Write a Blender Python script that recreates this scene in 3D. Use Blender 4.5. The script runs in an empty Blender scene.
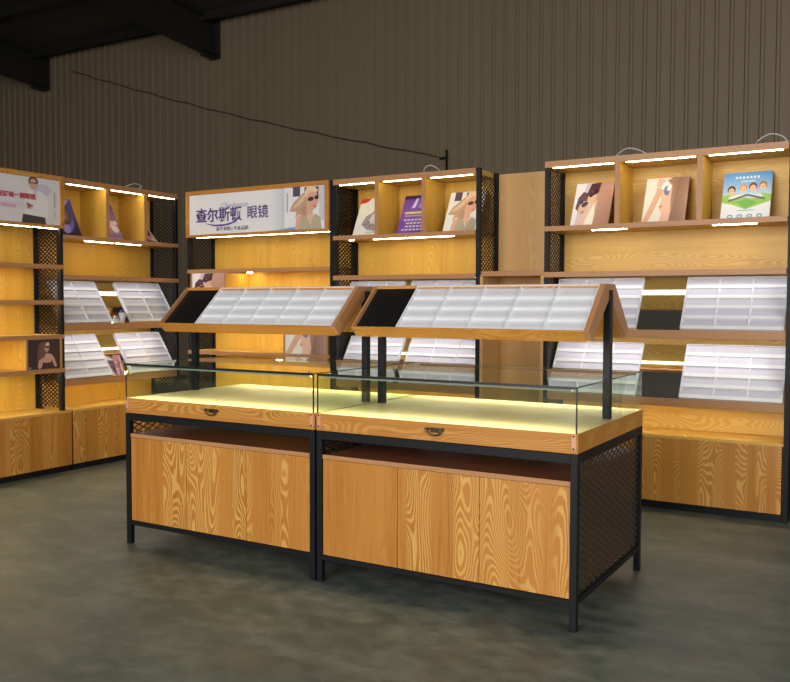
import bpy, bmesh, math, random
from mathutils import Vector, Matrix
random.seed(7)
PI = math.pi
C = bpy.context.scene.collection

# ------------------------------------------------------------------ materials
def new_mat(name):
    m = bpy.data.materials.new(name); m.use_nodes = True
    return m, m.node_tree, m.node_tree.nodes['Principled BSDF']

def flat(name, col, rough=.5, metal=0., spec=.5):
    m, t, p = new_mat(name)
    p.inputs['Base Color'].default_value = (*col, 1)
    p.inputs['Roughness'].default_value = rough
    p.inputs['Metallic'].default_value = metal
    p.inputs['Specular IOR Level'].default_value = spec
    return m

def noisy(name, c1, c2, scale, rough=.5, vec=(1, 1, 1), bump=0., metal=0., detail=4, spec=.5):
    m, t, p = new_mat(name); N = t.nodes; L = t.links
    tc = N.new('ShaderNodeTexCoord'); mp = N.new('ShaderNodeMapping'); mp.inputs['Scale'].default_value = vec
    L.new(tc.outputs['Object'], mp.inputs['Vector'])
    n = N.new('ShaderNodeTexNoise'); n.inputs['Scale'].default_value = scale; n.inputs['Detail'].default_value = detail
    L.new(mp.outputs[0], n.inputs['Vector'])
    r = N.new('ShaderNodeValToRGB'); r.color_ramp.elements[0].position = .3; r.color_ramp.elements[1].position = .7
    r.color_ramp.elements[0].color = (*c1, 1); r.color_ramp.elements[1].color = (*c2, 1)
    L.new(n.outputs['Fac'], r.inputs[0]); L.new(r.outputs[0], p.inputs['Base Color'])
    p.inputs['Roughness'].default_value = rough; p.inputs['Metallic'].default_value = metal
    p.inputs['Specular IOR Level'].default_value = spec
    if bump:
        b = N.new('ShaderNodeBump'); b.inputs['Strength'].default_value = bump; b.inputs['Distance'].default_value = .002
        L.new(n.outputs['Fac'], b.inputs['Height']); L.new(b.outputs[0], p.inputs['Normal'])
    return m

def wood(name, base, vein, dark, axis='z', amount=.8, rough=.42, freq=92.):
    """oak laminate: nested cathedral lines (contours of a stretched noise) over straight fibre"""
    m, t, p = new_mat(name); N = t.nodes; L = t.links
    tc = N.new('ShaderNodeTexCoord'); oi = N.new('ShaderNodeObjectInfo')
    cb = N.new('ShaderNodeCombineXYZ'); sm = N.new('ShaderNodeMath'); sm.operation = 'MULTIPLY'; sm.inputs[1].default_value = 7.3
    L.new(oi.outputs['Random'], sm.inputs[0])
    for i in range(3): L.new(sm.outputs[0], cb.inputs[i])
    va = N.new('ShaderNodeVectorMath'); va.operation = 'ADD'; L.new(tc.outputs['Object'], va.inputs[0]); L.new(cb.outputs[0], va.inputs[1]); shift = va.outputs[0]
    def mapped(s_long, s_across, off=0.):
        mp = N.new('ShaderNodeMapping')
        s = {'z': (s_across, s_across, s_long), 'x': (s_long, s_across, s_across)}[axis]
        mp.inputs['Scale'].default_value = s
        mp.inputs['Location'].default_value = (off, off * 1.7, off * .6)
        L.new(shift, mp.inputs['Vector']); return mp.outputs[0]
    def noise(v, sc, det, dist=0.):
        n = N.new('ShaderNodeTexNoise'); n.inputs['Scale'].default_value = sc
        n.inputs['Detail'].default_value = det; n.inputs['Distortion'].default_value = dist
        n.inputs['Roughness'].default_value = .45
        L.new(v, n.inputs['Vector']); return n.outputs['Fac']
    def math_(op, a, b=None, c=None):
        n = N.new('ShaderNodeMath'); n.operation = op
        for i, x in enumerate((a, b, c)):
            if x is None: continue
            if isinstance(x, (int, float)): n.inputs[i].default_value = x
            else: L.new(x, n.inputs[i])
        return n.outputs[0]
    def ramp(v, lo, hi):
        n = N.new('ShaderNodeMapRange'); n.interpolation_type = 'SMOOTHSTEP'
        n.inputs['From Min'].default_value = lo; n.inputs['From Max'].default_value = hi
        L.new(v, n.inputs['Value']); return n.outputs[0]
    c = noise(mapped(1.7, 7.5, 3.1), 1., .6, .08)
    wob = noise(mapped(26., 60., 1.), 1., 2.)
    ph = math_('ADD', math_('MULTIPLY', c, freq * 2 * PI * .42), math_('MULTIPLY', wob, 2.6))
    s = math_('MULTIPLY_ADD', math_('SINE', ph), .5, .5)
    lines = ramp(s, .38, .9)
    mask = ramp(noise(mapped(.12, 9.5, 9.), 1., 0.), .44, .58)
    mask = math_('MULTIPLY_ADD', mask, .92, .06)
    fibre = noise(mapped(3., 260., 0.), 1., 3.)
    tone = noise(mapped(.35, 9., 5.), 1., 2.)
    mix1 = N.new('ShaderNodeMix'); mix1.data_type = 'RGBA'
    mix1.inputs['A'].default_value = (*dark, 1); mix1.inputs['B'].default_value = (*base, 1)
    L.new(ramp(math_('ADD', math_('MULTIPLY', fibre, .6), math_('MULTIPLY', tone, .4)), .34, .56), mix1.inputs['Factor'])
    mix2 = N.new('ShaderNodeMix'); mix2.data_type = 'RGBA'; mix2.inputs['B'].default_value = (*vein, 1)
    L.new(mix1.outputs['Result'], mix2.inputs['A'])
    L.new(math_('MULTIPLY', math_('MULTIPLY', lines, mask), amount), mix2.inputs['Factor'])
    L.new(mix2.outputs['Result'], p.inputs['Base Color'])
    p.inputs['Roughness'].default_value = rough; p.inputs['Specular IOR Level'].default_value = .35
    return m

OAK = (.485, .205, .036); VEIN = (.72, .44, .13); OAKD = (.37, .135, .018)
wood_v = wood('oak_laminate_upright', OAK, VEIN, OAKD, 'z', .62)
wood_h = wood('oak_laminate_lengthwise', OAK, VEIN, OAKD, 'x', .4)
wood_b = wood('oak_upright_led_tinted', (.60, .345, .052), (.74, .46, .11), (.52, .285, .04), 'z', .5)  # lit copy of the oak: yellow LED glow put into the colour
wood_bh = wood('oak_lengthwise_led_tinted', (.60, .36, .085), (.74, .49, .15), (.53, .30, .06), 'x', .6)  # same LED-lit yellow put into the lengthwise oak colour
wood_e = wood('oak_edge_banding', (.44, .215, .092), (.50, .27, .13), (.39, .18, .075), 'x', .35)
wood_ev = wood('oak_edge_banding_upright', (.44, .215, .092), (.50, .27, .13), (.39, .18, .075), 'z', .35)
wood_p = wood('plain_oak_panel', (.56, .32, .115), (.64, .40, .17), (.50, .27, .09), 'z', .4)
wood_r = noisy('brown_laminate', (.17, .055, .026), (.22, .075, .034), 6, .35, (1, 12, 12))
wood_s = noisy('dark_cabinet_side', (.13, .052, .024), (.17, .07, .032), 6, .5, (8, 8, 1))
steel = noisy('black_powder_coated_steel', (.006, .0065, .009), (.009, .0095, .012), 60, .45, spec=.22)
mesh_m = flat('expanded_steel_mesh', (.016, .016, .017), .35, .3)
mesh_l = flat('expanded_steel_mesh_raised', (.11, .088, .066), .35, .4)
white_p = flat('white_tray_plastic', (.80, .80, .82), .35)
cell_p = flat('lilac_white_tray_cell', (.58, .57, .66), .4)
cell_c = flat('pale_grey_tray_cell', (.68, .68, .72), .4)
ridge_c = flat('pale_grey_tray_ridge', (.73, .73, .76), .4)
deck_m = noisy('pale_cream_deck', (.86, .72, .40), (.88, .77, .46), 3, .38, (1, 8, 1))
panel_k = flat('black_acrylic', (.010, .009, .009), .28, 0, .35)
mirror = flat('mirror_glass', (.80, .82, .80), .04, 1.)
copper = flat('copper_bracket', (.60, .30, .18), .4, .1)
bronze = flat('antique_bronze', (.10, .075, .05), .3, .9)
alu = flat('aluminium_channel', (.26, .27, .25), .5, 0)
alu_d = flat('added_back_channel_dark', (.05, .05, .045), .5, 0)  # for the added back channel, kept dark so it stays inconspicuous
grey_c = flat('grey_cable', (.45, .45, .43), .4)
iron = noisy('dark_girder_paint', (.010, .009, .007), (.016, .014, .011), 5, .6)
paper = flat('print_paper', (.78, .78, .80), .35)

def glass_mat():
    m = bpy.data.materials.new('clear_glass'); m.use_nodes = True; t = m.node_tree; N = t.nodes; L = t.links
    N.clear(); o = N.new('ShaderNodeOutputMaterial')
    tr = N.new('ShaderNodeBsdfTransparent'); tr.inputs[0].default_value = (.95, .985, .94, 1)
    gl = N.new('ShaderNodeBsdfGlossy'); gl.inputs['Roughness'].default_value = 0.0; gl.inputs[0].default_value = (.95, 1, .96, 1)
    fr = N.new('ShaderNodeFresnel'); fr.inputs['IOR'].default_value = 1.5
    mx = N.new('ShaderNodeMixShader'); ge = N.new('ShaderNodeNewGeometry'); ng = N.new('ShaderNodeMath'); ng.operation = 'SUBTRACT'; ng.inputs[0].default_value = 1; L.new(ge.outputs['Backfacing'], ng.inputs[1]); mu = N.new('ShaderNodeMath'); mu.operation = 'MULTIPLY'; L.new(fr.outputs[0], mu.inputs[0]); L.new(ng.outputs[0], mu.inputs[1]); L.new(mu.outputs[0], mx.inputs[0]); L.new(tr.outputs[0], mx.inputs[1]); L.new(gl.outputs[0], mx.inputs[2])
    L.new(mx.outputs[0], o.inputs[0]); return m
glass = glass_mat()
def emit(name, col, s):
    m = bpy.data.materials.new(name); m.use_nodes = True; t = m.node_tree; N = t.nodes; N.clear()
    o = N.new('ShaderNodeOutputMaterial'); e = N.new('ShaderNodeEmission'); e.inputs[0].default_value = (*col, 1); e.inputs[1].default_value = s
    t.links.new(e.outputs[0], o.inputs[0]); return m
led = emit('led_strip_warm_white', (1., .89, .52), 31.)
led_t = emit('led_strip_cool_white', (.93, .95, 1.), 5.)
led_c = emit('led_strip_case', (1., .90, .60), 105.)
led_b = emit('led_strip_tray_light', (.93, .95, 1.), 32.)
spot_e = emit('downlight_lens', (1., .82, .42), 60.)

# ------------------------------------------------------------------ mesh helpers
class MB:
    def __init__(s): s.bm = bmesh.new(); s.mats = []
    def mi(s, m):
        if m not in s.mats: s.mats.append(m)
        return s.mats.index(m)
    def box(s, x0, x1, y0, y1, z0, z1, m=None, M=None):
        vs = [s.bm.verts.new(Vector(p)) for p in ((x0,y0,z0),(x1,y0,z0),(x1,y1,z0),(x0,y1,z0),(x0,y0,z1),(x1,y0,z1),(x1,y1,z1),(x0,y1,z1))]
        if M is not None:
            for v in vs: v.co = M @ v.co
        i = s.mi(m) if m else 0
        for f in ((0,3,2,1),(4,5,6,7),(0,1,5,4),(1,2,6,5),(2,3,7,6),(3,0,4,7)):
            s.bm.faces.new([vs[k] for k in f]).material_index = i
        return s
    def prism(s, prof, a0, a1, axis='x', m=None):
        """prof = list of (p,q): (y,z) for axis x, (x,z) for axis y, (x,y) for axis z"""
        def P(p, a): return {'x': (a, p[0], p[1]), 'y': (p[0], a, p[1]), 'z': (p[0], p[1], a)}[axis]
        A = [s.bm.verts.new(P(p, a0)) for p in prof]; B = [s.bm.verts.new(P(p, a1)) for p in prof]
        i = s.mi(m) if m else 0; n = len(prof)
        fs = [s.bm.faces.new(A), s.bm.faces.new(B[::-1])]
        for k in range(n): fs.append(s.bm.faces.new((A[k], B[k], B[(k+1) % n], A[(k+1) % n])))
        for f in fs: f.material_index = i
        return s
    def quad(s, pts, m=None):
        f = s.bm.faces.new([s.bm.verts.new(p) for p in pts]); f.material_index = s.mi(m) if m else 0; return s
    def tube(s, pts, r, n=8, m=None):
        pts = [Vector(p) for p in pts]; rings = []; i = s.mi(m) if m else 0
        for k, p in enumerate(pts):
            d = (pts[min(k+1, len(pts)-1)] - pts[max(k-1, 0)]).normalized()
            a = d.orthogonal().normalized() if k == 0 else (rings_a - d * rings_a.dot(d)).normalized()
            rings_a = a; b = d.cross(a)
            rings.append([s.bm.verts.new(p + (a*math.cos(2*PI*j/n) + b*math.sin(2*PI*j/n))*r) for j in range(n)])
        for k in range(len(rings)-1):
            for j in range(n):
                f = s.bm.faces.new((rings[k][j], rings[k][(j+1)%n], rings[k+1][(j+1)%n], rings[k+1][j])); f.material_index = i; f.smooth = True
        s.bm.faces.new(rings[0][::-1]).material_index = i; s.bm.faces.new(rings[-1]).material_index = i
        return s
    def build(s, name, mat, parent=None, bevel=0.):
        bmesh.ops.recalc_face_normals(s.bm, faces=s.bm.faces)
        me = bpy.data.meshes.new(name); s.bm.to_mesh(me); s.bm.free()
        for m in (s.mats or [mat]): me.materials.append(m)
        o = bpy.data.objects.new(name, me); C.objects.link(o)
        if parent: o.parent = parent
        if bevel:
            b = o.modifiers.new('edge', 'BEVEL'); b.width = bevel; b.segments = 1; b.limit_method = 'ANGLE'
        return o

def tag(o, label, cat, group=None, kind=None):
    if label: o['label'] = label
    if cat: o['category'] = cat
    if group: o['group'] = group
    if kind: o['kind'] = kind
    return o
def thing(name, label, cat, loc, rz=0., group=None):
    o = bpy.data.objects.new(name, None); C.objects.link(o); o.location = loc; o.rotation_euler = (0, 0, rz)
    o.empty_display_size = .1
    return tag(o, label, cat, group)
def bx(name, mat, parent, *b, bevel=0.0012): return MB().box(*b).build(name, mat, parent, bevel)

def board(name, t, x0, x1, y0, y1, z0, z1, body, edge, lip=0.):
    e = .0012 if not lip else .005
    return MB().box(x0, x1, y0+e, y1, z0+lip, z1, body).box(x0, x1, y0, y0+e, z0, z1, edge).build(name, body, t)

def lattice(w, h, place, mat, parent, name='mesh_panel', pw=.05, ph=.028, t=.0032, dp=.0025):
    """diamond expanded metal, clipped to w x h; place(u,v,n) -> local point"""
    mb = MB(); sl = ph / pw
    segs = []
    for sgn in (1, -1):
        c0 = -w * sl if sgn > 0 else 0; c1 = h if sgn > 0 else h + w * sl
        k = c0
        while k < c1:
            # v = k + sgn*sl*u
            pts = []
            for u in (0, w):
                v = k + sgn * sl * u
                if 0 <= v <= h: pts.append((u, v))
            for v in (0, h):
                u = (v - k) / (sgn * sl)
                if 0 < u < w: pts.append((u, v))
            if len(pts) >= 2:
                pts.sort(); segs.append((pts[0], pts[-1]))
            k += ph
    for (a, b) in segs:
        d = Vector((b[0]-a[0], b[1]-a[1]))
        if d.length < .01: continue
        n = Vector((-d.y, d.x)).normalized() * t / 2
        q = [(a[0]+n.x, a[1]+n.y), (a[0]-n.x, a[1]-n.y), (b[0]-n.x, b[1]-n.y), (b[0]+n.x, b[1]+n.y)]
        q = [(min(max(x, 0), w), min(max(y, 0), h)) for x, y in q]
        lo = [mb.bm.verts.new(place(x, y, -dp)) for x, y in q]; hi = [mb.bm.verts.new(place(x, y, dp)) for x, y in q]
        mb.bm.faces.new(lo[::-1]); mb.bm.faces.new(hi)
        for i in range(4): mb.bm.faces.new((lo[i], lo[(i+1)%4], hi[(i+1)%4], hi[i]))
    return mb.build(name, mat, parent)

# ------------------------------------------------------------------ prints (flat artwork: stacked thin coloured patches)
_pc = {}
def ink(c):
    k = tuple(round(x, 3) for x in c)
    if k not in _pc: _pc[k] = flat('print_ink', k, .4)
    return _pc[k]
def srgb(r, g, b):
    f = lambda v: (v/255/12.92 if v/255 <= .04045 else ((v/255+.055)/1.055)**2.4)
    return (f(r), f(g), f(b))
class Print:
    def __init__(s): s.L = []
    def poly(s, col, pts): s.L.append((col, pts)); return s
    def rect(s, col, u0, u1, v0, v1): return s.poly(col, [(u0,v0),(u1,v0),(u1,v1),(u0,v1)])
    def ell(s, col, u, v, a, b, rot=0., n=20):
        c, q = math.cos(rot), math.sin(rot)
        return s.poly(col, [(u + a*math.cos(t)*c - b*math.sin(t)*q, v + a*math.cos(t)*q + b*math.sin(t)*c) for t in [2*PI*i/n for i in range(n)]])
    def grad(s, c0, c1, u0, u1, v0, v1, n=8, horiz=False):
        for i in range(n):
            f = (i+.5)/n; c = tuple(a+(b-a)*f for a, b in zip(c0, c1))
            if horiz: s.rect(c, u0+(u1-u0)*i/n, u0+(u1-u0)*(i+1)/n, v0, v1)
            else: s.rect(c, u0, u1, v0+(v1-v0)*i/n, v0+(v1-v0)*(i+1)/n)
        return s
    def build(s, name, w, h, parent, origin=(0,0,0), lean=0., front=-.0):
        """lies in local x (width) / z (height), facing -y, leaning back by `lean`"""
        mb = MB(); M = Matrix.Translation(origin) @ Matrix.Rotation(-lean, 4, 'X')
        for k, (c, pts) in enumerate(s.L):
            y = -(.0004 + .00012*k)
            pts = [(min(max(u,0),1), min(max(v,0),1)) for u, v in pts]
            out = []
            for p in pts:
                if not out or (abs(p[0]-out[-1][0]) + abs(p[1]-out[-1][1])) > 1e-5: out.append(p)
            if len(out) > 2 and abs(out[0][0]-out[-1][0]) + abs(out[0][1]-out[-1][1]) < 1e-5: out.pop()
            if len(out) < 3: continue
            mb.quad([M @ Vector((u*w, y, v*h)) for u, v in out], ink(srgb(*c)))
        me = bpy.data.meshes.new(name); mb.bm.to_mesh(me); mb.bm.free()
        for m in mb.mats: me.materials.append(m)
        o = bpy.data.objects.new(name, me); C.objects.link(o); o.parent = parent
        return o

def text_mesh(name, body, size, mat, parent, loc, extrude=.0008, shear=0., bold=0., align='LEFT', rot=(PI/2, 0, 0), sx=1.):
    cu = bpy.data.curves.new(name, 'FONT'); cu.body = body; cu.size = size; cu.extrude = extrude; cu.shear = shear
    cu.offset = bold; cu.align_x = align; cu.resolution_u = 3
    t = bpy.data.objects.new(name, cu); C.objects.link(t)
    dg = bpy.context.evaluated_depsgraph_get()
    me = bpy.data.meshes.new_from_object(t.evaluated_get(dg)); bpy.data.objects.remove(t)
    me.materials.clear(); me.materials.append(mat)
    o = bpy.data.objects.new(name, me); C.objects.link(o); o.parent = parent
    o.location = loc; o.rotation_euler = rot; o.scale = (sx, 1, 1)
    return o

SKIN = (222, 180, 158)
def art_couple():      # heads leaning together in sunglasses, brown field to the right
    p = Print(); p.rect((214, 196, 205), 0, 1, 0, 1)
    p.poly((238, 232, 236), [(0,0),(.0,1),(.28,1),(.16,.5),(.1,0)])
    p.grad((176, 128, 112), (206, 160, 146), .56, 1, 0, 1, 6)
    p.poly((200, 150, 136), [(.5,1),(.64,1),(.6,.55),(.52,.3)])
    p.poly((226, 190, 170), [(.18,0),(.3,.34),(.5,.52),(.62,.6),(.6,.4),(.42,.12),(.38,0)])
    p.poly((92, 62, 78), [(.06,.42),(.1,.66),(.22,.8),(.38,.74),(.4,.6),(.22,.5),(.14,.34)])
    p.poly((84, 50, 66), [(.3,.7),(.4,.98),(.66,1),(.62,.8),(.5,.62)])
    p.ell(SKIN, .26, .42, .11, .17, -.5); p.ell(SKIN, .47, .66, .11, .16, -.5)
    p.ell((60, 34, 58), .30, .50, .09, .055, .5); p.ell((60, 34, 58), .2, .56, .05, .05, .5)
    p.ell((62, 30, 50), .54, .78, .10, .06, .5); p.ell((62, 30, 50), .43, .72, .06, .06, .5)
    p.ell((170, 90, 100), .27, .32, .04, .02, .4)
    p.poly((236, 234, 222), [(.34,0),(.4,.2),(.54,.5),(.6,.3),(.58,0)])
    return p
def art_profile():     # face in profile raising white sunglasses, long brown hair at right
    p = Print(); p.rect((232, 226, 216), 0, 1, 0, 1)
    p.grad((150, 112, 96), (176, 142, 132), .58, 1, 0, 1, 8, True)
    for k in range(7): p.poly((124+6*k, 90+5*k, 80+4*k), [(.62+.05*k,1),(.635+.05*k,1),(.66+.045*k,.45),(.70+.04*k,0),(.685+.04*k,0),(.645+.045*k,.45)])
    p.poly((214, 170, 142), [(.0,0),(.14,0),(.34,.5),(.44,.72),(.4,.95),(.28,.98),(.26,.7),(.08,.2)])
    p.poly((226, 184, 164), [(.4,0),(.44,.2),(.36,.32),(.4,.48),(.38,.62),(.5,.84),(.64,.8),(.66,.4),(.62,0)])
    p.poly((196, 120, 106), [(.37,.32),(.44,.35),(.44,.38),(.38,.38)])
    p.ell((226, 190, 178), .36, .86, .11, .10, .5); p.ell((240, 244, 250), .44, .82, .1, .06, 1.0)
    p.ell((120, 130, 156), .50, .7, .065, .11, .2); p.ell((240, 244, 250), .56, .78, .045, .09, -.4)
    p.ell((60, 40, 80), .58, .9, .03, .03)
    p.poly((168, 128, 108), [(.5,.94),(.66,1),(.76,1),(.7,.5),(.66,.1),(.62,.5),(.62,.8)])
    return p
def art_blonde(wind=True):   # woman in sunglasses, hair blowing to the left, pale blocks behind
    p = Print(); p.rect((226, 226, 222), 0, 1, 0, 1)
    p.rect((86, 74, 96), .14, .34, .78, 1); p.rect((90, 70, 74), .46, .84, .74, .98)
    p.rect((196, 196, 202), .86, 1, .2, 1)
    p.poly((188, 150, 122), [(.04,.44),(.14,.62),(.36,.80),(.5,.9),(.66,.94),(.62,.7),(.52,.5),(.36,.52),(.42,.3),(.3,.36),(.2,.28),(.24,.42)])
    p.poly((214, 182, 150), [(.1,.5),(.3,.68),(.5,.86),(.46,.68),(.3,.55)])
    p.poly((226, 196, 160), [(.46,.86),(.54,.99),(.72,1.),(.84,.88),(.74,.84),(.58,.84),(.52,.7)])
    p.poly((214, 160, 140), [(.5,.42),(.52,.8),(.64,.88),(.8,.84),(.84,.66),(.78,.5),(.68,.44),(.68,.3),(.52,.3)])
    p.ell((70, 42, 44), .63, .70, .085, .05, .12); p.ell((70, 42, 44), .79, .73, .06, .05, .12)
    p.poly((186, 96, 92), [(.68,.54),(.78,.55),(.77,.52),(.7,.51)])
    p.poly((216, 166, 146), [(.2,0),(.24,.3),(.42,.36),(.5,.3),(.4,0)])
    p.poly((176, 166, 142), [(.3,0),(.36,.3),(.5,.38),(.6,.12),(.74,.36),(.88,.28),(.92,0)])
    p.poly((220, 176, 156), [(.52,.36),(.62,.1),(.7,.34)])
    p.poly((176, 140, 114), [(.42,.3),(.36,.5),(.5,.56),(.52,.34)])
    return p
def art_purple():
    p = Print(); p.rect((112, 70, 160), 0, 1, 0, 1); p.rect((60, 36, 84), 0, 1, .9, 1)
    p.poly((196, 190, 232), [(.3,.66),(.4,.92),(.48,.92),(.42,.68)]); p.poly((206, 200, 238), [(.5,.68),(.62,.86),(.8,.9),(.62,.74)])
    p.ell((146, 120, 204), .7, .76, .2, .08, .3)
    p.rect((218, 200, 126), .12, .92, .52, .57); p.rect((176, 160, 196), .14, .9, .45, .48)
    for k, (a, b) in enumerate(((.14, .86), (.24, .84), (.24, .8), (.14, .86))):
        u = a
        while u < b:
            p.rect((206, 196, 220), u, min(u+.09, b), .34-.085*k, .38-.085*k); u += .12
    return p
def art_sketch():
    p = Print(); p.rect((226, 222, 214), 0, 1, 0, 1)
    p.poly((206, 62, 48), [(.0,.86),(.0,1),(.34,1),(.22,.9)])
    p.poly((150, 142, 150), [(.2,.3),(.3,.52),(.46,.6),(.6,.74),(.8,.66),(.86,.4),(.7,.12),(.44,.16)])
    p.poly((202, 196, 200), [(.42,.4),(.5,.56),(.64,.58),(.72,.4),(.6,.26)])
    for k in range(6): p.ell((118, 108, 122), .35+.08*k, .3+.06*math.sin(k*2), .05, .025, k*.7)
    p.rect((170, 166, 170), .4, .85, .08, .10)
    p.ell((196, 56, 44), .74, .82, .1, .07)
    return p
def art_blue():
    p = Print(); p.grad((30, 26, 58), (78, 62, 150), 0, 1, 0, 1, 8)
    p.ell((92, 92, 196), .5, .32, .34, .22, .4); p.ell((150, 140, 226), .42, .2, .18, .12, .3)
    p.ell((34, 24, 50), .5, .56, .3, .26, .2); p.ell((74, 48, 96), .52, .56, .18, .17); p.ell((130, 92, 110), .5, .54, .07, .1)
    p.poly((170, 160, 236), [(.4,.7),(.5,.95),(.9,.98),(.7,.84)])
    return p
def art_violet():
    p = Print(); p.grad((174, 148, 196), (108, 62, 130), 0, 1, 0, 1, 7)
    p.ell((222, 190, 190), .62, .42, .2, .12); p.ell((236, 226, 232), .78, .3, .16, .1); p.ell((190, 120, 150), .5, .26, .12, .07, .4)
    p.ell((226, 210, 220), .86, .48, .1, .06); p.rect((140, 104, 160), .3, .96, .08, .13)
    return p
def art_rose():
    p = Print(); p.rect((96, 48, 58), 0, 1, 0, 1)
    p.ell((200, 150, 156), .7, .4, .22, .3, .3); p.ell((60, 30, 40), .74, .52, .12, .1, .3); p.ell((228, 196, 196), .86, .2, .1, .1)
    p.poly((222, 206, 206), [(.92,0),(1,0),(1,1),(.95,1)])
    return p
def art_kids():
    p = Print(); p.grad((206, 226, 242), (92, 150, 218), 0, 1, .36, 1, 9)
    p.poly((150, 196, 92), [(0,.36),(0,.5),(.2,.54),(.5,.5),(.8,.54),(1,.5),(1,.34),(.5,.2),(.2,.28)])
    p.poly((232, 234, 240), [(0,0),(0,.36),(.2,.32),(.5,.2),(.8,.30),(1,.36),(1,0)])
    p.poly((112, 178, 82), [(.3,.36),(.5,.22),(.74,.34),(.5,.42)])
    for k in range(7): p.rect((226, 236, 246), .24+.075*k, .285+.075*k, .86, .91)
    p.rect((210, 226, 242), .36, .66, .79, .81)
    for u, v, h in ((.18, .59, (86, 56, 50)), (.42, .62, (196, 150, 110)), (.62, .64, (110, 66, 70)), (.82, .66, (170, 122, 86))):
        p.ell(h, u, v+.035, .085, .09); p.ell((232, 190, 160), u, v, .062, .07)
        p.ell((80, 60, 60), u-.022, v+.01, .008, .012); p.ell((80, 60, 60), u+.022, v+.01, .008, .012)
        p.rect((196, 110, 100), u-.015, u+.015, v-.035, v-.025)
    for s, c in ((.3, (226, 222, 230)), (.66, (214, 220, 232))): p.poly(c, [(s-.18,.44),(s-.1,.5),(s+.12,.52),(s+.2,.46),(s,.42)])
    p.poly((96, 96, 108), [(.12,.36),(.14,.40),(.5,.52),(.52,.48)]); p.poly((96, 96, 108), [(.88,.38),(.88,.42),(.52,.52),(.5,.48)])
    p.rect((150, 190, 190), .34, .68, .165, .185)
    for k in range(4): p.ell((120, 168, 190), .2+.2*k, .055, .06, .04); p.ell((222, 232, 238), .2+.2*k, .05, .03, .02)
    return p
def art_dark_portrait():
    p = Print(); p.rect((56, 42, 46), 0, 1, 0, 1)
    p.poly((108, 78, 62), [(.28,.3),(.3,.6),(.36,.86),(.52,.94),(.58,.7),(.5,.4),(.4,.22)])
    p.poly((196, 142, 124), [(.5,.62),(.54,.84),(.66,.88),(.66,.66),(.6,.56)]); p.ell((226, 196, 180), .61, .84, .055, .06)
    p.ell((36, 22, 28), .6, .74, .075, .03, -.15)
    p.poly((204, 156, 144), [(.3,.1),(.34,.3),(.5,.4),(.56,.54),(.72,.5),(.8,.4),(.9,.08),(.82,.06),(.74,.3),(.7,.22),(.56,.2),(.46,.24),(.42,.06),(.34,0)])
    p.poly((70, 38, 40), [(.44,.02),(.46,.22),(.6,.2),(.74,.22),(.78,.04)])
    p.ell((150, 120, 120), .06, .06, .05, .04)
    return p

# ------------------------------------------------------------------ the hall
def struct(name, mb, m): o = mb.build(name, m); o['kind'] = 'structure'; return o
def floor_mat():
    m, t, p = new_mat('worn_concrete'); N = t.nodes; L = t.links
    tc = N.new('ShaderNodeTexCoord')
    def noise(sc, det, vec=(1,1,1), dist=0.):
        mp = N.new('ShaderNodeMapping'); mp.inputs['Scale'].default_value = vec; L.new(tc.outputs['Object'], mp.inputs['Vector'])
        n = N.new('ShaderNodeTexNoise'); n.inputs['Scale'].default_value = sc; n.inputs['Detail'].default_value = det; n.inputs['Distortion'].default_value = dist
        L.new(mp.outputs[0], n.inputs['Vector']); return n.outputs['Fac']
    a = noise(1.9, 10, (1, 1.9, 1), .35); b = noise(9, 10, (1, 1.4, 1), .4); c = noise(90, 2)
    r = N.new('ShaderNodeValToRGB'); e = r.color_ramp.elements; e[0].position = .42; e[1].position = .64
    e[0].color = (.062, .078, .068, 1); e[1].color = (.165, .176, .150, 1)
    x = e.new(.52); x.color = (.104, .119, .101, 1)
    mm = N.new('ShaderNodeMath'); mm.operation = 'MULTIPLY_ADD'; mm.inputs[1].default_value = .45; L.new(b, mm.inputs[0])
    m2 = N.new('ShaderNodeMath'); m2.operation = 'MULTIPLY_ADD'; m2.inputs[1].default_value = .45; L.new(a, m2.inputs[0]); 
    m3 = N.new('ShaderNodeMath'); m3.operation = 'MULTIPLY'; m3.inputs[1].default_value = .1; L.new(c, m3.inputs[0])
    L.new(m3.outputs[0], m2.inputs[2]); L.new(m2.outputs[0], mm.inputs[2]); L.new(mm.outputs[0], r.inputs[0])
    brown = N.new('ShaderNodeMix'); brown.data_type = 'RGBA'; brown.inputs['B'].default_value = (.135, .108, .082, 1)
    mr = N.new('ShaderNodeMapRange'); mr.inputs['From Min'].default_value = .55; mr.inputs['From Max'].default_value = .72; mr.inputs['To Max'].default_value = .55
    L.new(noise(1.7, 6, (1, 2.2, 1), 1.5), mr.inputs['Value']); L.new(mr.outputs[0], brown.inputs['Factor']); L.new(r.outputs[0], brown.inputs['A'])
    L.new(brown.outputs['Result'], p.inputs['Base Color'])
    rr = N.new('ShaderNodeMapRange'); rr.inputs['To Min'].default_value = .34; rr.inputs['To Max'].default_value = .62; L.new(b, rr.inputs['Value']); L.new(rr.outputs[0], p.inputs['Roughness'])
    p.inputs['Specular IOR Level'].default_value = .4
    bp = N.new('ShaderNodeBump'); bp.inputs['Strength'].default_value = .15; bp.inputs['Distance'].default_value = .003; L.new(b, bp.inputs['Height']); L.new(bp.outputs[0], p.inputs['Normal'])
    return m
XW0, XW1, YW = -17., 7., 8.
struct('floor', MB().box(XW0, XW1, -9, YW + .2, -.2, 0), floor_mat())
wall_m = noisy('brown_corrugated_sheet', (.205, .154, .096), (.228, .172, .108), .9, .55, (1, 1, .3))
mb = MB(); pitch = .172; n = int((XW1-XW0)/pitch); prof = []
for k in range(n):
    x = XW0 + k*pitch
    prof += [(x, YW), (x+.105, YW), (x+.120, YW-.022), (x+.150, YW-.022), (x+.163, YW)]
prof.append((XW1, YW))
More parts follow.
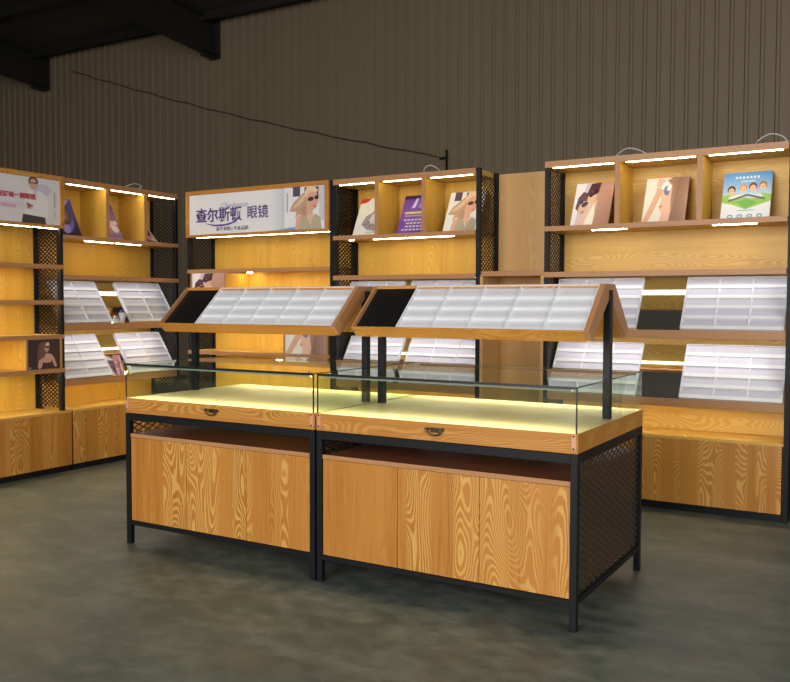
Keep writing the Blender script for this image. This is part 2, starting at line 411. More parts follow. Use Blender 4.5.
for a, b in zip(prof, prof[1:]): mb.quad([(a[0], a[1], 0), (b[0], b[1], 0), (b[0], b[1], 7.5), (a[0], a[1], 7.5)])
struct('wall_back', mb, wall_m)
struct('wall_left', MB().box(XW0-.1, XW0, -9, YW, 0, 9), wall_m)
ceil_m = noisy('dark_roof_sheet', (.034, .028, .021), (.055, .045, .034), 1.2, .7, (.4, 3, 1))
SL = .085
def roofz(y): return 5.93 + (YW - y)*SL
mb = MB(); mb.prism([(YW, roofz(YW)), (YW, roofz(YW)+.1), (-9, roofz(-9)+.1), (-9, roofz(-9))], XW0, XW1, 'x')
struct('ceiling', mb, ceil_m)
for xg, lab in ((-7.81, 'long dark roof girder running toward the viewer, nearer one ending above the shop sign'),
                (-12.1, 'dark roof girder at the far left edge, above the signboard with the man')):
    g = thing('roof_girder', lab, 'girder', (xg, YW-.03, 5.3), 0, 'roof girders')
    def zz(y, o): return roofz(y) + o - 5.3
    y0, y1 = -.0, -13.
    def bar(o0, o1, hx):
        return MB().prism([(y0, zz(YW, o0)), (y0, zz(YW, o1)), (y1, zz(YW+y1, o1)), (y1, zz(YW+y1, o0))], -hx, hx, 'x')
    bar(-.57, -.06, .012).build('web', iron, g)
    bar(-.595, -.57, .11).build('flange', iron, g); bar(-.06, -.035, .11).build('flange', iron, g)
    MB().box(-.11, .11, -.02, 0, zz(YW, -.645), zz(YW, -.02)).build('end_plate', iron, g)
    MB().box(-.05, .05, -.30, -.02, zz(YW, -.645), zz(YW, -.600)).build('bracket', iron, g)
for k in range(5):
    y = YW - .35 - k*1.5
    o = MB().box(XW0, XW1, y-.04, y+.04, roofz(y)-.13 - .0, roofz(y)-.005).build('roof_purlin', iron)
    tag(o, 'dark roof purlin crossing the ceiling at upper left, ' + ('nearest the back wall', 'second from the back wall', 'third from the back wall', 'fourth from the back wall', 'fifth from the back wall')[k], 'purlin', 'roof purlins')
# sagging cable along the wall and the rod it ends at
pts = []
A, B = Vector((-11.3, YW-.06, 5.55)), Vector((-3.5, YW-.06, 3.31))
for i in range(25):
    t = i/24; p = A.lerp(B, t); p.z += -.10*math.sin(PI*t) + .012*math.sin(i*2.3); pts.append(p)
tag(MB().tube(pts, .008, 6).build('wall_cable', flat('dark_cable', (.06, .036, .026), .6)), 'thin dark cable sagging diagonally down the brown corrugated wall', 'cable')
tag(MB().tube([(-3.46, YW-.06, 0), (-3.46, YW-.06, 3.42)], .014, 8).tube([(-3.56, YW-.06, 3.30), (-3.44, YW-.06, 3.32)], .018, 8).build('metal_pole', iron), 'dark metal pole standing at the wall where the sagging cable ends', 'pole')

# ------------------------------------------------------------------ wall cabinets
YB = 2.202; XL = -3.062; DP = .32; ZT = 2.152
def tray(parent, x0, x1, ncol, yb, zb, yt, zt, nrow, mats=(white_p, cell_p), name='lens_tray', ridge=.012, rt=.005):
    """tilted grid tray lying in the plane from (yb,zb) up to (yt,zt)"""
    d = Vector((0, yt-yb, zt-zb)); Ls = d.length; d.normalize(); nrm = Vector((0, -d.z, d.y))
    M = Matrix(((1,0,0,x0),(0,d.y,nrm.y,yb),(0,d.z,nrm.z,zb),(0,0,0,1)))
    W = x1-x0; mb = MB(); w = mats[0]
    mb.box(0, W, 0, Ls, -.006, 0, mats[0], M)
    e = .004
    for a, b, c, f in ((0, e, 0, Ls), (W-e, W, 0, Ls), (e, W-e, 0, e), (e, W-e, Ls-e, Ls)): mb.box(a, b, c, f, 0, ridge+.002, w, M)
    rh = (Ls-2*e)/nrow; cw = (W-2*e)/ncol
    for c in range(1, ncol): mb.box(e+c*cw-rt/2, e+c*cw+rt/2, e, Ls-e, 0, ridge+.001, w, M)
    for r in range(1, nrow): mb.box(e, W-e, e+r*rh-rt/2, e+r*rh+rt/2, 0, ridge, w, M)
    # saw-tooth cell floors: each floor falls away toward the ridge above it
    for r in range(nrow):
        a = e+r*rh+rt/2; b = e+(r+1)*rh-rt/2
        for c in range(ncol):
            u0 = e+c*cw+rt/2; u1 = e+(c+1)*cw-rt/2; k = (b-a)*.30
            P = lambda u, s, h: M @ Vector((u, s, h))
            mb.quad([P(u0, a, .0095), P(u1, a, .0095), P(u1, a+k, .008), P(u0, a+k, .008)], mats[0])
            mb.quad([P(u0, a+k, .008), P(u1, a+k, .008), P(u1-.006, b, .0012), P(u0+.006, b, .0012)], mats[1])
            mb.quad([P(u0, a+k, .008), P(u0+.006, b, .0012), P(u0, b, .008)], mats[0])
            mb.quad([P(u1, a+k, .008), P(u1, b, .008), P(u1-.006, b, .0012)], mats[0])
    bmesh.ops.recalc_face_normals(mb.bm, faces=mb.bm.faces)
    return mb.build(name, mats[0], parent)

def strip(parent, x0, x1, y, z, m=led, h=.0032, w=.009):
    s = MB().box(x0, x1, y, y+w, z-h, z).build('light_strip', m, parent); return s

def wall_cabinet(t, w, kind, cover_right=True, sets=(), dividers=(), base_out=0., back=None, pictures=(), segs=(), left_posts=True, base_x=None):
    back = back or wood_b
    pw, pd = .028, .035
    xr = w if cover_right else w - .032
    zpost = ZT - .04
    lx = pw if left_posts else 0.
    for x, y, full in (((0, 0, 0), (0, DP-pd, 0)) if left_posts else ()) + ((w-pw, 0, not cover_right), (w-pw, DP-pd, not cover_right)):
        zb = 0.0
        bx('post', steel, t, x, x+pw, y, y+pd, zb, ZT if full else zpost)
    for x in ((pw/2, w-pw/2) if left_posts else (w-pw/2,)):
        lattice(DP-2*pd, zpost-.47, lambda u, v, n, x=x: (x+n, pd+u, .47+v), mesh_m, t, 'side_mesh', t=.0075, pw=.046, ph=.030)
    bl, br = (base_x or (0, w))
    MB().box(bl, br, .04, DP, .0, .03).box(bl, br, .012, .04, 0, .046).build('plinth', steel, t)
    bo = -base_out
    cx0, cx1 = (0, w) if base_out else (pw, w-pw)
    cx0 = 0 if (base_out or kind == 'tray') else cx0
    if kind == 'tray' and not base_out:
        cx0, cx1 = pw, w-.035
    if base_x: cx0, cx1 = base_x
    base = MB(); yb0 = bo-.003
    base.box(cx0+.001, cx1-.001, yb0, (DP-pd if not base_out else -.002), .047, .434)
    base.build('base_cabinet', wood_v, t, .001)
    if base_out:
        MB().box(max(pw, bl+.001), w-pw, 0, DP-pd, .047, .434).build('base_carcass', wood_v, t)
    MB().box(cx0, cx1, bo-.004, 0 if base_out else .0, .434, .452).box(max(pw, bl+.001), w-pw, 0, DP, .434, .452).build('base_top', wood_bh, t, .001)
    bx('back_panel', back, t, pw+.001, w-pw-.001, DP-.022, DP-.006, .452, ZT-.04)
    if kind == 'tray':
        board('top_board', t, 0, xr, 0, DP, ZT-.04, ZT, wood_bh, wood_e)
        board('shelf', t, 0, xr, -.002, DP-.022, 1.707, 1.738, wood_bh, wood_e)
        board('shelf', t, 0, xr, -.002, DP-.022, 1.412, 1.446, wood_bh, wood_e, .011)
        xs = [0] + [d for d in dividers] + [xr]
        for i, dx in enumerate(dividers):
            board('divider', t, dx-.016, dx+.016, 0.001, DP-.023, 1.739, ZT-.041, wood_b, wood_ev)
        for a, b in zip(xs, xs[1:]):
            strip(t, a+.05, b-.03, .012, ZT-.041)
        for a, b in segs: strip(t, a, b, .035, 1.7075, led, .0050)
        strip(t, .06, w-.06, .10, 1.4225, led_t, .0022, .03)
        for zb in (1.083, .672):
            bx('fascia', wood_e, t, lx+.001, w-pw-.001, -.004, .014, zb-.045, zb+.003)
            bx('bank_floor', wood_bh, t, lx+.001, w-pw-.001, .0145, DP-.023, zb-.027, zb-.014)
            MB().prism([(.0145, zb-.002), (.0145, zb-.0135), (.06, zb-.0135), (.245, zb+.300), (.225, zb+.300)], lx+.001, w-pw-.001).build('sloped_support', wood_bh, t)
            dx0 = sets[0][0]
            for a, b in ((lx+.001, sets[0][0]-.001), (sets[-1][1]+.001, w-pw-.001)):
                if b > a: MB().prism([(.0145, zb-.01), (-.002, zb+.004), (.208, zb+.325), (.226, zb+.315)], a, b).build('side_trim', wood_e, t)
            for (a, b, nc) in sets:
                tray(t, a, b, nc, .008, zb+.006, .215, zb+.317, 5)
            for (s0, s1) in zip(sets, sets[1:]):
                a, b = s0[1]+.002, s1[0]-.002
                MB().prism([(.006, zb-.0), (.013, zb-.004), (.222, zb+.310), (.215, zb+.315)], a, b).build('mirror_panel', mirror, t)
        strip(t, .06, w-.06, .05, 1.055, led_b)
        strip(t, .06, w-.06, .05, .644, led)
    else:   # sign cabinet
        xs = w if cover_right else w-.029
        s = MB(); z0, z1 = 1.777, ZT; f = .033
        s.box(0, xs, -.02, .0, z0, z0+f-.013); s.box(0, xs, -.02, 0, z1-f, z1); s.box(0, f, -.02, 0, z0+f-.013, z1-f); s.box(xs-f, xs, -.02, 0, z0+f-.013, z1-f)
        s.box(0, xs, 0, .05, z0, z0+.02); s.box(0, xs, 0, .05, z1-.02, z1); s.box(0, .02, 0, .05, z0, z1); s.box(xs-.02, xs, 0, .05, z0, z1)
        sign = s.build('sign_frame', wood_h, t, .001)
        bx('top_board', wood_h, t, 0, xs, .05, DP, ZT-.04, ZT)
        strip(t, .08, xs-.01, .024, z0-.0005, led, .0025)
        rows = {'a': (1.228, 1.516), 'b': ((.735, 1.011) if base_out else (.822, 1.10))}
        for key, (za, zb) in rows.items():
            board('shelf', t, 0, xs, -.002, DP-.023, zb-.031, zb, wood_bh, wood_e, .010)
            board('shelf', t, 0, xs, -.002, DP-.023, za, za+.031, wood_bh, wood_e, .010)
            strip(t, .10, xs-.05, .05, za+.0095, led, .0022, .02)  # unseen strip added to brighten the space below the row
        if base_out: strip(t, .10, xs-.05, .05, 1.4945, led, .0022, .02)  # unseen strip added to brighten the upper row
        zh = {'a': (1.259, 1.485), 'b': (rows['b'][0]+.031, rows['b'][1]-.031)}
        for (key, x0, x1, art, side, lab) in pictures:
            za, zb = zh[key]; fw = .016
            for a in (x0-fw, x1): board('divider', t, a, a+fw, -.001, DP-.024, za+.0005, zb-.0005, wood_b, wood_ev)
            bb = bx('picture_board', paper, t, x0, x1, .004, .012, za+.001, zb-.001, bevel=0)
            art.build('printed_picture', x1-x0, zb-za-.002, bb, (x0, .004, za+.001))
            if lab: bb['label'] = lab
            lx = x1+.09 if side > 0 else x0-.22
            mb = MB(); mb.tube([(lx, .21, zb+.003), (lx, .21, zb+.0095)], .022, 14); mb.build('downlight', spot_e, t)
            if side > 0:
                strip(t, x1+.20, xs-.10, .05, zb+.0095, led, .0022, .02)  # unseen strip added beside the downlight to brighten the row
            else:
                strip(t, .10, x0-.30, .05, zb+.0095, led, .0022, .02)  # unseen strip added on the other side, same brightening
    return t

# back right
b4 = wall_cabinet(thing('tray_cabinet', 'tall wall cabinet at far right holding the cartoon children poster above six lens tray columns', 'display cabinet', (.215, YB, 0), 0, 'wall display cabinets'),
    1.468, 'tray', False, ((.03, .592, 3), (.858, 1.43, 3)), (.470, .958), 0, wood_bh, segs=((.30, .52), (1.03, 1.27)))
b2 = wall_cabinet(thing('tray_cabinet', 'tall wall cabinet right of the shop sign with purple and blonde woman posters on top', 'display cabinet', (-1.436, YB, 0), 0, 'wall display cabinets'),
    1.193, 'tray', False, ((.03, .50, 3), (.56, 1.16, 3)), (.378, .761), segs=((.12, .16), (.33, .98)))
l2 = wall_cabinet(thing('tray_cabinet', 'tall cabinet of the left row with blue and violet posters above slanted lens trays', 'display cabinet', (XL, 1.112, 0), PI/2, 'wall display cabinets'),
    1.154, 'tray', True, ((.008, .445, 2), (.642, 1.122, 2)), (.413, .798), .004, segs=((.225, .495), (.525, .775)), left_posts=False, base_x=(.060, 1.154))
b1 = thing('sign_cabinet', 'tall cabinet in the back left corner carrying the purple lettered shop sign', 'display cabinet', (-2.894, YB, 0), 0, 'wall display cabinets')
wall_cabinet(b1, 1.458, 'sign', False, pictures=(('a', .048, .395, art_couple(), 1, 'picture of a couple in sunglasses'), ('b', 1.009, 1.394, art_profile(), -1, 'picture of a face in profile with white sunglasses')))
l1 = thing('sign_cabinet', 'tall left edge cabinet with the signboard of a man in white shirt', 'display cabinet', (XL, -.31, 0), PI/2, 'wall display cabinets')
wall_cabinet(l1, 1.420, 'sign', True, base_out=.004, base_x=(0, 1.468), pictures=(('b', 1.112, 1.382, art_dark_portrait(), -1, 'dark picture of a woman in sunglasses'),))
# narrow filler between the two tray cabinets
b3 = thing('niche_panel', 'narrow plain wooden filler niche with one shelf, between the two right wall cabinets', 'wall panel', (-.241, YB, 0))
bx('back_panel', wood_p, b3, .001, .454, DP-.016, DP, 0, ZT-.01)
bx('shelf', wood_e, b3, .001, .454, 0, DP-.017, 1.424, 1.458)
bx('side_panel', wood_p, b3, .001, .022, 0.002, DP-.017, 0.0, 1.423)
bx('side_panel', wood_p, b3, .433, .454, 0.002, DP-.017, 0.0, 1.423)
bx('base_cabinet', wood_p, b3, .023, .432, .012, DP-.017, .0, .452)
tag(MB().tube([(-.241+.0, YB-.012, 1.445), (-.241, YB-.002, 1.445)], .012, 10).build('knob', steel, None), None, None)
k_ = bpy.data.objects['knob']; k_.parent = b2; k_.location = (1.436-.05, 0, 0); k_.location = (1.436, -YB, 0)

# signboards
fb = bx('sign_board', paper, b1, .033, 1.396, -.008, -.002, 1.797, 2.119, bevel=0)
p = Print(); p.rect((226, 224, 228), 0, 1, 0, 1); p.grad((226, 224, 228), (196, 200, 206), .62, .72, 0, 1, 5, True)
p.rect((168, 170, 178), .735, .745, .42, .88)
for k in range(9): p.rect((178, 180, 188), .70+.012*(k % 2), .706+.012*(k % 2), .35+.06*k, .38+.06*k)
p.poly((120, 150, 190), [(.55,0),(.66,.015),(.76,.06),(.80,.07),(.80,0)])
for (c, pts) in art_blonde().L[1:]: p.poly(c, [(.745+.25*u, v) for u, v in pts])
p.poly((92, 66, 150), [(.118,.285),(.20,.235),(.28,.235),(.34,.28),(.385,.40),(.400,.41),(.365,.27),(.31,.205),(.25,.185),(.19,.20)])
p.build('sign_print', 1.363, .322, fb, (.033, -.008, 1.797))
ink_p = flat('purple_lettering', srgb(78, 58, 128), .4); ink_g = flat('grey_lettering', srgb(92, 88, 96), .4); ink_l = flat('pale_violet_lettering', srgb(186, 176, 204), .4)
text_mesh('lettering', '查尔斯顿', .121, ink_p, fb, (.108, -.0125, 1.905), bold=.0022)
text_mesh('lettering', '眼镜', .108, ink_p, fb, (.645, -.0125, 1.914), bold=.0006)
text_mesh('lettering', 'Charleston', .062, ink_l, fb, (.37, -.0125, 2.000), shear=.4)
text_mesh('lettering', '源于美国 | 专业品质', .034, ink_g, fb, (.324, -.0125, 1.824), sx=1.12)

fb = bx('sign_board', paper, l1, .033, 1.387, -.008, -.002, 1.797, 2.119, bevel=0)
p = Print(); p.rect((214, 210, 214), 0, 1, 0, 1); p.ell((186, 190, 206), .90, .75, .05, .12); p.ell((206, 190, 206), .885, .78, .02, .06, .6)
p.ell((150, 104, 64), .58, .36, .07, .03); p.ell((150, 190, 70), .585, .29, .04, .035); p.rect((198, 160, 190), .65, .74, .30, .42)
p.rect((210, 190, 198), .5, .78, .37, .42)
# the man: white shirt, dark trousers
X = lambda u: .850 + (u-.5)*.165
p.poly((224, 222, 222), [(X(.1), .15), (X(.12), .5), (X(.24), .68), (X(.45), .73), (X(.6), .73), (X(.85), .66), (X(1.0), .45), (X(.95), .15)])
p.poly((208, 206, 208), [(X(.12), .4), (X(-.2), .34), (X(-.2), .28), (X(.3), .3)])
p.poly((208, 170, 154), [(X(.16), .44), (X(.3), .42), (X(.44), .40), (X(.36), .30), (X(.2), .30)])
p.poly((150, 96, 88), [(X(.2), .46), (X(.28), .42), (X(.42), .38), (X(.3), .34), (X(.22), .32)])
p.poly((66, 58, 60), [(X(.0), 0), (X(.05), .19), (X(.85), .15), (X(.88), 0)])
p.poly((200, 196, 200), [(X(.42), .73), (X(.5), .62), (X(.58), .73)])
p.ell((60, 44, 40), X(.43), .90, .029, .11); p.ell((206, 162, 140), X(.43), .845, .023, .125)
p.rect((70, 54, 54), X(.43)-.019, X(.43)-.003, .86, .89); p.rect((70, 54, 54), X(.43)+.003, X(.43)+.019, .86, .89)
p.rect((180, 120, 110), X(.43)-.008, X(.43)+.008, .775, .79)
for k in range(8): p.rect((170, 150, 156), .962, .972, .70-.045*k, .73-.045*k)
for k in range(3): p.rect((180, 168, 180), .963, .972, .26-.05*k, .29-.05*k)
p.build('sign_print', 1.354, .322, fb, (.033, -.008, 1.797))
text_mesh('lettering', '配好每一副眼镜', .0425, flat('red_lettering', srgb(186, 46, 72), .4), fb, (.885, -.0135, 1.966), bold=.0008)

# posters in the top compartments: bottoms 0.10 behind the front, tops 0.24
def poster(x, y, rz, art, label, w=.262, h=.322, cat='poster', group='posters in the top compartments'):
    t = thing('poster_board', label, cat, (x, y, 1.7385), rz, group)
    lean = math.asin(.14/h)
    M = Matrix.Rotation(-lean, 4, 'X')
    mb = MB(); mb.box(0, w, 0, .007, 0.0, h, None, M); mb.build('board', flat('poster_edge', (.10, .07, .06), .5), t)
    art.build('print', w, h, t, (0, 0, 0), lean)
    mb = MB(); 
    return t
for x, art, lab, w in ((.565-.215, art_couple(), 'poster of two heads in sunglasses, leftmost in the far right cabinet', .25),
                    (.808, art_profile(), 'poster of a face in profile lifting white sunglasses, middle of the far right cabinet', .26),
                    (1.272, art_kids(), 'blue and green poster of cartoon children lying on grass, far right', .27)):
    poster(x, YB+.10, 0, art, lab, w)
for x, art, lab, w in ((-1.333, art_sketch(), 'white poster with grey drawing and red corner, leftmost in the cabinet beside the shop sign', .262),
                    (-.952, art_purple(), 'purple poster with yellow and white text lines beside the drawing poster', .25),
                    (-.578, art_blonde(), 'white poster of a blonde woman in sunglasses behind the mesh end', .275)):
    poster(x, YB+.10, 0, art, lab, w)
for y, art, lab, w in ((1.165, art_blue(), 'dark blue poster leaning next to the man signboard', .20),
                    (1.560, art_violet(), 'violet poster leaning in the middle compartment of the left cabinet', .205),):
    poster(XL-.10, y, PI/2, art, lab, w)
poster(XL-.10, 1.944, PI/2, art_rose(), 'dark rose poster, mostly hidden, in the last compartment of the left cabinet', .20, .20)

# things on the left cabinet's ledges
cup = thing('plastic_cup', 'small white plastic cup standing between the upper trays of the left cabinet', 'cup', (XL-.002, 1.66, 1.0865), 0)
def lathe(prof, n=20):
    mb = MB(); R = [[mb.bm.verts.new((r*math.cos(2*PI*j/n), r*math.sin(2*PI*j/n), z)) for j in range(n)] for r, z in prof]
    for a, b in zip(R, R[1:]):
        for j in range(n): mb.bm.faces.new((a[j], a[(j+1)%n], b[(j+1)%n], b[j])).smooth = True
    mb.bm.faces.new(R[0][::-1]); mb.bm.faces.new(R[-1]); return mb
lathe([(.015, 0), (.030, .075), (.0315, .078), (.029, .078), (.014, .004)]).build('cup_body', flat('cup_plastic', (.62, .62, .64), .3), cup)
MB().box(-.016, .008, -.014, -.009, .03, .10).build('blue_sachet', flat('blue_wrapper', (.08, .10, .35), .4), cup)
card = thing('folded_card', 'pink patterned card leaning between the lower trays of the left cabinet', 'card', (XL-.004, 1.605, .676), PI/2)
q = Print(); q.rect((176, 120, 148), 0, 1, 0, 1)
for k in range(9): q.ell(((214, 170, 190), (110, 66, 100), (226, 206, 214))[k % 3], .2+.3*(k % 3), .15+.16*(k//2), .14, .07, k)
le = math.atan2(.06, .16)
mb = MB(); mb.box(0, .075, 0, .002, 0, .165, None, Matrix.Rotation(-le, 4, 'X')); mb.build('card_sheet', flat('card_stock', (.45, .25, .33), .5), card)
q.build('card_print', .075, .165, card, (0, 0, 0), le)

# looped power cords on top of the cabinets
def cord(name_label, pts, group='cords on the cabinet tops'):
    P = [Vector(p) for p in pts]; out = []
    for i in range(len(P)-1):
        p0, p1, p2, p3 = P[max(i-1,0)], P[i], P[i+1], P[min(i+2, len(P)-1)]
        for k in range(8):
            t = k/8; out.append(.5*((2*p1)+(p2-p0)*t+(2*p0-5*p1+4*p2-p3)*t*t+(3*p1-p0-3*p2+p3)*t**3))
    out.append(P[-1])
    tag(MB().tube(out, .0042, 6).build('power_cord', grey_c), name_label, 'cord', group)
ys = YB+.15; z = ZT+.0045
cord('thin grey cord looping on the far right cabinet top, above the profile poster', [(.55, ys+.1, z), (.62, ys+.02, z+.02), (.69, ys, z+.058), (.76, ys, z+.05), (.84, ys+.03, z+.012), (.92, ys+.1, z)])
cord('thin grey cord looping at the right end of the far right cabinet top', [(1.44, ys+.08, z), (1.46, ys, z+.03), (1.53, ys, z+.07), (1.60, ys, z+.05), (1.63, ys, z+.01), (1.66, ys+.06, z)])
cord('thin pale cord loop standing on the cabinet with the purple poster', [(-.80, ys+.08, z), (-.765, ys+.02, z+.02), (-.745, ys, z+.05), (-.70, ys, z+.065), (-.655, ys, z+.045), (-.64, ys+.04, z+.02), (-.66, ys+.1, z)])
xs_ = XL-.15
cord('thin pale cord loop standing on the left row cabinet top', [(xs_-.1, 1.84, z), (xs_-.02, 1.87, z+.03), (xs_, 1.93, z+.055), (xs_, 1.99, z+.05), (xs_, 2.0, z+.03), (xs_-.04, 1.94, z+.008), (xs_-.12, 1.9, z)])

# ------------------------------------------------------------------ island counters
def canopy(t, x0, x1, xw):
    o = [(.217, 1.132), (.428, 1.326), (.566, 1.326), (.777, 1.132)]
    i = [(.733, 1.0905), (.497, 1.272), (.261, 1.0905)]
    c = MB(); c.mi(wood_h); c.prism(o+i, x0, x0+.010, 'x', wood_e).prism(o+i, x1-.022, x1, 'x', wood_e)
    d = Vector((.211, .194)).normalized(); nn = Vector((d.y, -d.x))
    for sg in (1, -1):
        m = lambda p: (p[0] if sg > 0 else .994-p[0], p[1])
        A = Vector(o[0]); B = Vector(o[1]); 
        c.prism([m(A), m(A+d*.007), m(A+d*.007+nn*.060), m(A+nn*.060)], x0+.010, x1-.022)
        c.prism([m(A+d*.007+nn*.046), m(B+nn*.046), m(B+nn*.060), m(A+d*.007+nn*.060)], x0+.010, x1-.022)
    c.box(x0+.010, x1-.022, .428, .566, 1.310, 1.326)
    body = c.build('display_roof', wood_h, t, .001)
    A = Vector(o[0]) + d*.008 + nn*.019; B = Vector(o[1]) - d*.001 + nn*.019
    # front: black panel then grid tray; back the same, mirrored
    for sg, nm in ((1, 'front'), (-1, 'back')):
        m = lambda p: (p[0] if sg > 0 else .994-p[0], p[1])
        MB().prism([m(A), m(B), m(B+nn*.02), m(A+nn*.02)], x0+.011, xw-.001).build('black_panel', panel_k, t)
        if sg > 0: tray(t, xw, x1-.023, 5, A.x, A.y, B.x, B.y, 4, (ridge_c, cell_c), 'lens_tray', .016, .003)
        else:
            tr = tray(t, xw, x1-.023, 5, A.x, A.y, B.x, B.y, 4, (ridge_c, cell_c), 'lens_tray', .016, .003)
            tr.matrix_local = Matrix.Translation((xw+x1-.023, .994, 0)) @ Matrix.Rotation(PI, 4, 'Z')
    return body

def counter(t, W, D, rx0, rx1, rxw, posts, hx):
    lt = .028
    for x in (0, W-lt):
        for y in (0, D-lt): bx('leg', steel, t, x, x+lt, y, y+lt, 0, .677)
    r = MB()
    for z0, z1 in ((.640, .676), (.099, .1205)):
        for y in (0.001, D-lt+.001): r.box(lt, W-lt, y, y+lt-.002, z0, z1)
        for x in (0.001, W-lt+.001): r.box(x, x+lt-.002, lt, D-lt, z0, z1)
    r.build('rail_frame', steel, t, .001)
    for x in (lt*.55, W-lt*.55):
        lattice(D-2*lt, .52, lambda u, v, n, x=x: (x+n, lt+u, .120+v), mesh_l, t, 'side_mesh', t=.007, pw=.064, ph=.030)
    bx('cabinet_body', wood_s, t, lt+.003, W-lt-.003, .026, D-.02, .121, .553)
    bx('cabinet_top', wood_r, t, lt+.001, W-lt-.001, .010, D-.015, .554, .570)
    MB().box(lt+.001, W-lt-.001, .0065, .0095, .552, .571).build('edge_banding', wood_e, t)
    ds = [lt-.006, lt+.376, lt+.757, W-lt+.006]; ds = [lt+.001, .413, .793, W-lt-.001]
    for k, (a, b) in enumerate(zip(ds, ds[1:])):
        d = MB().box(a+.0012, b-.0012, .008, .0255, .122, .550).build('door', wood_v, t, .001)
    # drawer band with deck
    z0, z1 = .678, .740
    MB().box(.0, W, 0, .0035, z1, .754).box(.0, .0035, .0035, D, z1, .754).box(W-.0035, W, .0035, D, z1, .754).box(.0035, W-.0035, D-.0035, D, z1, .754).build('drawer_rim', wood_h, t)
    b = MB(); b.box(.0, W, 0, .020, z0, z1); b.build('drawer_front', wood_h, t, .001)
    b = MB(); b.box(.001, .019, .0205, D, z0, z1).box(W-.019, W-.001, .0205, D, z0, z1).box(.0195, W-.0195, D-.019, D, z0, z1); b.build('band', wood_h, t, .001)
    bx('display_deck', deck_m, t, .004, W-.004, .004, D-.004, .7402, .7543)
    # bail handle
    h = MB(); hz = .722; 
    for s in (-1, 1): h.tube([(hx+s*.034, 0, hz+.006), (hx+s*.034, -.010, hz+.006)], .008, 10)
    h.tube([(hx+.034*math.cos(a), -.012, hz+.004-.022*math.sin(a)) for a in [PI*k/10 for k in range(11)]], .0035, 8)
    h.box(hx-.020, hx+.020, -.003, -.0003, hz-.008, hz+.012); h.tube([(hx, 0, hz+.002), (hx, -.006, hz+.002)], .008, 10)
    h.tube([(hx-.044, -.0015, hz+.006), (hx+.044, -.0015, hz+.006)], .0028, 6)
    h.build('handle', bronze, t)
    for x in (.006, W-.024):
        c = MB().box(x, x+.018, -.004, -.0003,   .690, .752).build('corner_bracket', copper, t, .001)
        MB().tube([(x+.009, -.0062, .697), (x+.009, -.0042, .697)], .004, 8).tube([(x+.009, -.0062, .746), (x+.009, -.0042, .746)], .004, 8).build('screw', steel, c)
    # glass case
    g = .005; zt = .925
    MB().box(.010, W-.010, .004, .004+g, .7545, zt).build('glass_front', glass, t)
    MB().box(.010, W-.010, D-.009, D-.004, .7545, zt).build('glass_back', glass, t)
    MB().box(.005, .0095, .004, D-.004, .7545, zt).build('glass_side', glass, t)
    MB().box(W-.0095, W-.005, .004, D-.004, .7545, zt).build('glass_side', glass, t)
    MB().box(.006, W-.006, .005, D-.005, zt+.0005, zt+.0055).build('glass_top', glass, t)
    e = MB(); e.box(.003, W-.003, -.001, .0038, zt-.004, .931).box(.003, W-.003, D-.0045, D, zt+.0030, .931).box(.003, .0055, .0045, D-.0045, zt+.002, .931).box(W-.0055, W-.003, .0045, D-.0045, zt+.002, .931)
    e.box(.0035, .0090, -.0005, .0035, .7545, zt-.0042).box(W-.0090, W-.0035, -.0005, .0035, .7545, zt-.0042)
    e.build('edge_seal', flat('black_edge_seal', (.006, .007, .006), .3), t)
    for ya in (.010, D-.024):  # back channel and strip are added, unseen, to light the deck evenly
        ch = MB().box(.03, W-.03, ya, ya+.014, zt-.009, zt-.001).box(.03, W-.03, ya, ya+.0012, zt-.0125, zt-.009).box(.03, W-.03, ya+.0128, ya+.014, zt-.0125, zt-.009).build('light_channel', alu if ya < .1 else alu_d, t)
        MB().quad([(.032, ya+.002, zt-.0095), (.032, ya+.012, zt-.0095), (W-.032, ya+.012, zt-.0095), (W-.032, ya+.002, zt-.0095)]).build('light_strip', led_c, ch)
    hk = MB()
    for x in (.05, W-.05):
        for y in (.03, D-.03): hk.tube([(x, y, zt+.0058), (x, y, zt+.0088)], .006, 8)
    hk.build('glass_fixing', flat('chrome', (.7, .7, .72), .15, 1.), t)
    for x in posts: bx('upright', steel, t, x-.0155, x+.0155, .480, .514, .7465, 1.30)
    canopy(t, rx0, rx1, rxw)
W, D = 1.196, .914
grp = 'island display counters'
c2 = thing('display_counter', 'lit glass-topped wooden counter in the foreground, the right one with its mesh end showing', 'display counter', (0, 0, 0), 0, grp)
counter(c2, 1.200, D, .038, 1.166, .273, (.037, 1.158), .596)
c1 = thing('display_counter', 'lit glass-topped wooden counter of the island, the left one next to the gap', 'display counter', (-1.2065, 0, 0), 0, grp)
counter(c1, W, D, .0155, 1.1535, .268, (.014, 1.150), .592)

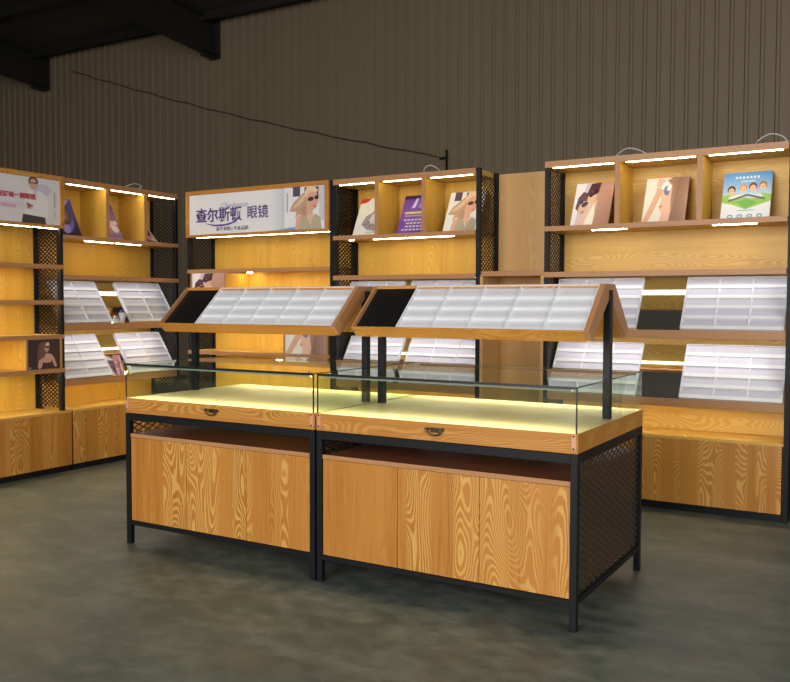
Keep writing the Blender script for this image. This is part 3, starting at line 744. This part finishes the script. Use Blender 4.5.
# ------------------------------------------------------------------ light
w = bpy.data.worlds.new('hall_air'); bpy.context.scene.world = w; w.use_nodes = True
w.node_tree.nodes['Background'].inputs[0].default_value = (.94, 1.0, .96, 1); w.node_tree.nodes['Background'].inputs[1].default_value = .29
def area(name, loc, target, sx, sy, power, col):
    l = bpy.data.lights.new(name, 'AREA'); l.shape = 'RECTANGLE'; l.size = sx; l.size_y = sy; l.energy = power; l.color = col
    o = bpy.data.objects.new(name, l); C.objects.link(o); o.location = loc
    o.rotation_euler = (Vector(target)-Vector(loc)).to_track_quat('-Z', 'Y').to_euler(); return o
area('daylight_doorway', (-.2, -8.6, 2.6), (-.3, 2, 1.0), 5, 3.6, 630, (1., .97, .92))
area('side_doorway', (6.8, -3.5, 2.4), (1.5, 6, 2.2), 4, 3, 270, (1., .97, .92))

# ------------------------------------------------------------------ camera
cd = bpy.data.cameras.new('camera'); cam = bpy.data.objects.new('camera', cd); C.objects.link(cam)
cd.sensor_fit = 'HORIZONTAL'; cd.sensor_width = 36; cd.lens = 36*871.39/790
yaw, pitch_, roll = .5351, -.0429, .0023
r = Vector((math.cos(yaw), math.sin(yaw), 0)); fw = Vector((-math.sin(yaw), math.cos(yaw), 0)); up = Vector((0, 0, 1))
f2 = fw*math.cos(pitch_) + up*math.sin(pitch_); u2 = up*math.cos(pitch_) - fw*math.sin(pitch_)
r3 = r*math.cos(roll) + u2*math.sin(roll); u3 = u2*math.cos(roll) - r*math.sin(roll)
cam.matrix_world = Matrix(((r3.x, u3.x, -f2.x, 2.2622), (r3.y, u3.y, -f2.y, -3.1334), (r3.z, u3.z, -f2.z, 1.2407), (0, 0, 0, 1)))
sc = bpy.context.scene; sc.camera = cam
sc.view_settings.view_transform = 'Standard'; sc.view_settings.look = 'None'; sc.view_settings.gamma = 1; sc.view_settings.use_curve_mapping = False
sc.view_settings.exposure = 0.
sc.cycles.max_bounces = 10; sc.cycles.transparent_max_bounces = 24; sc.cycles.use_light_tree = True
sc.cycles.sample_clamp_indirect = 6
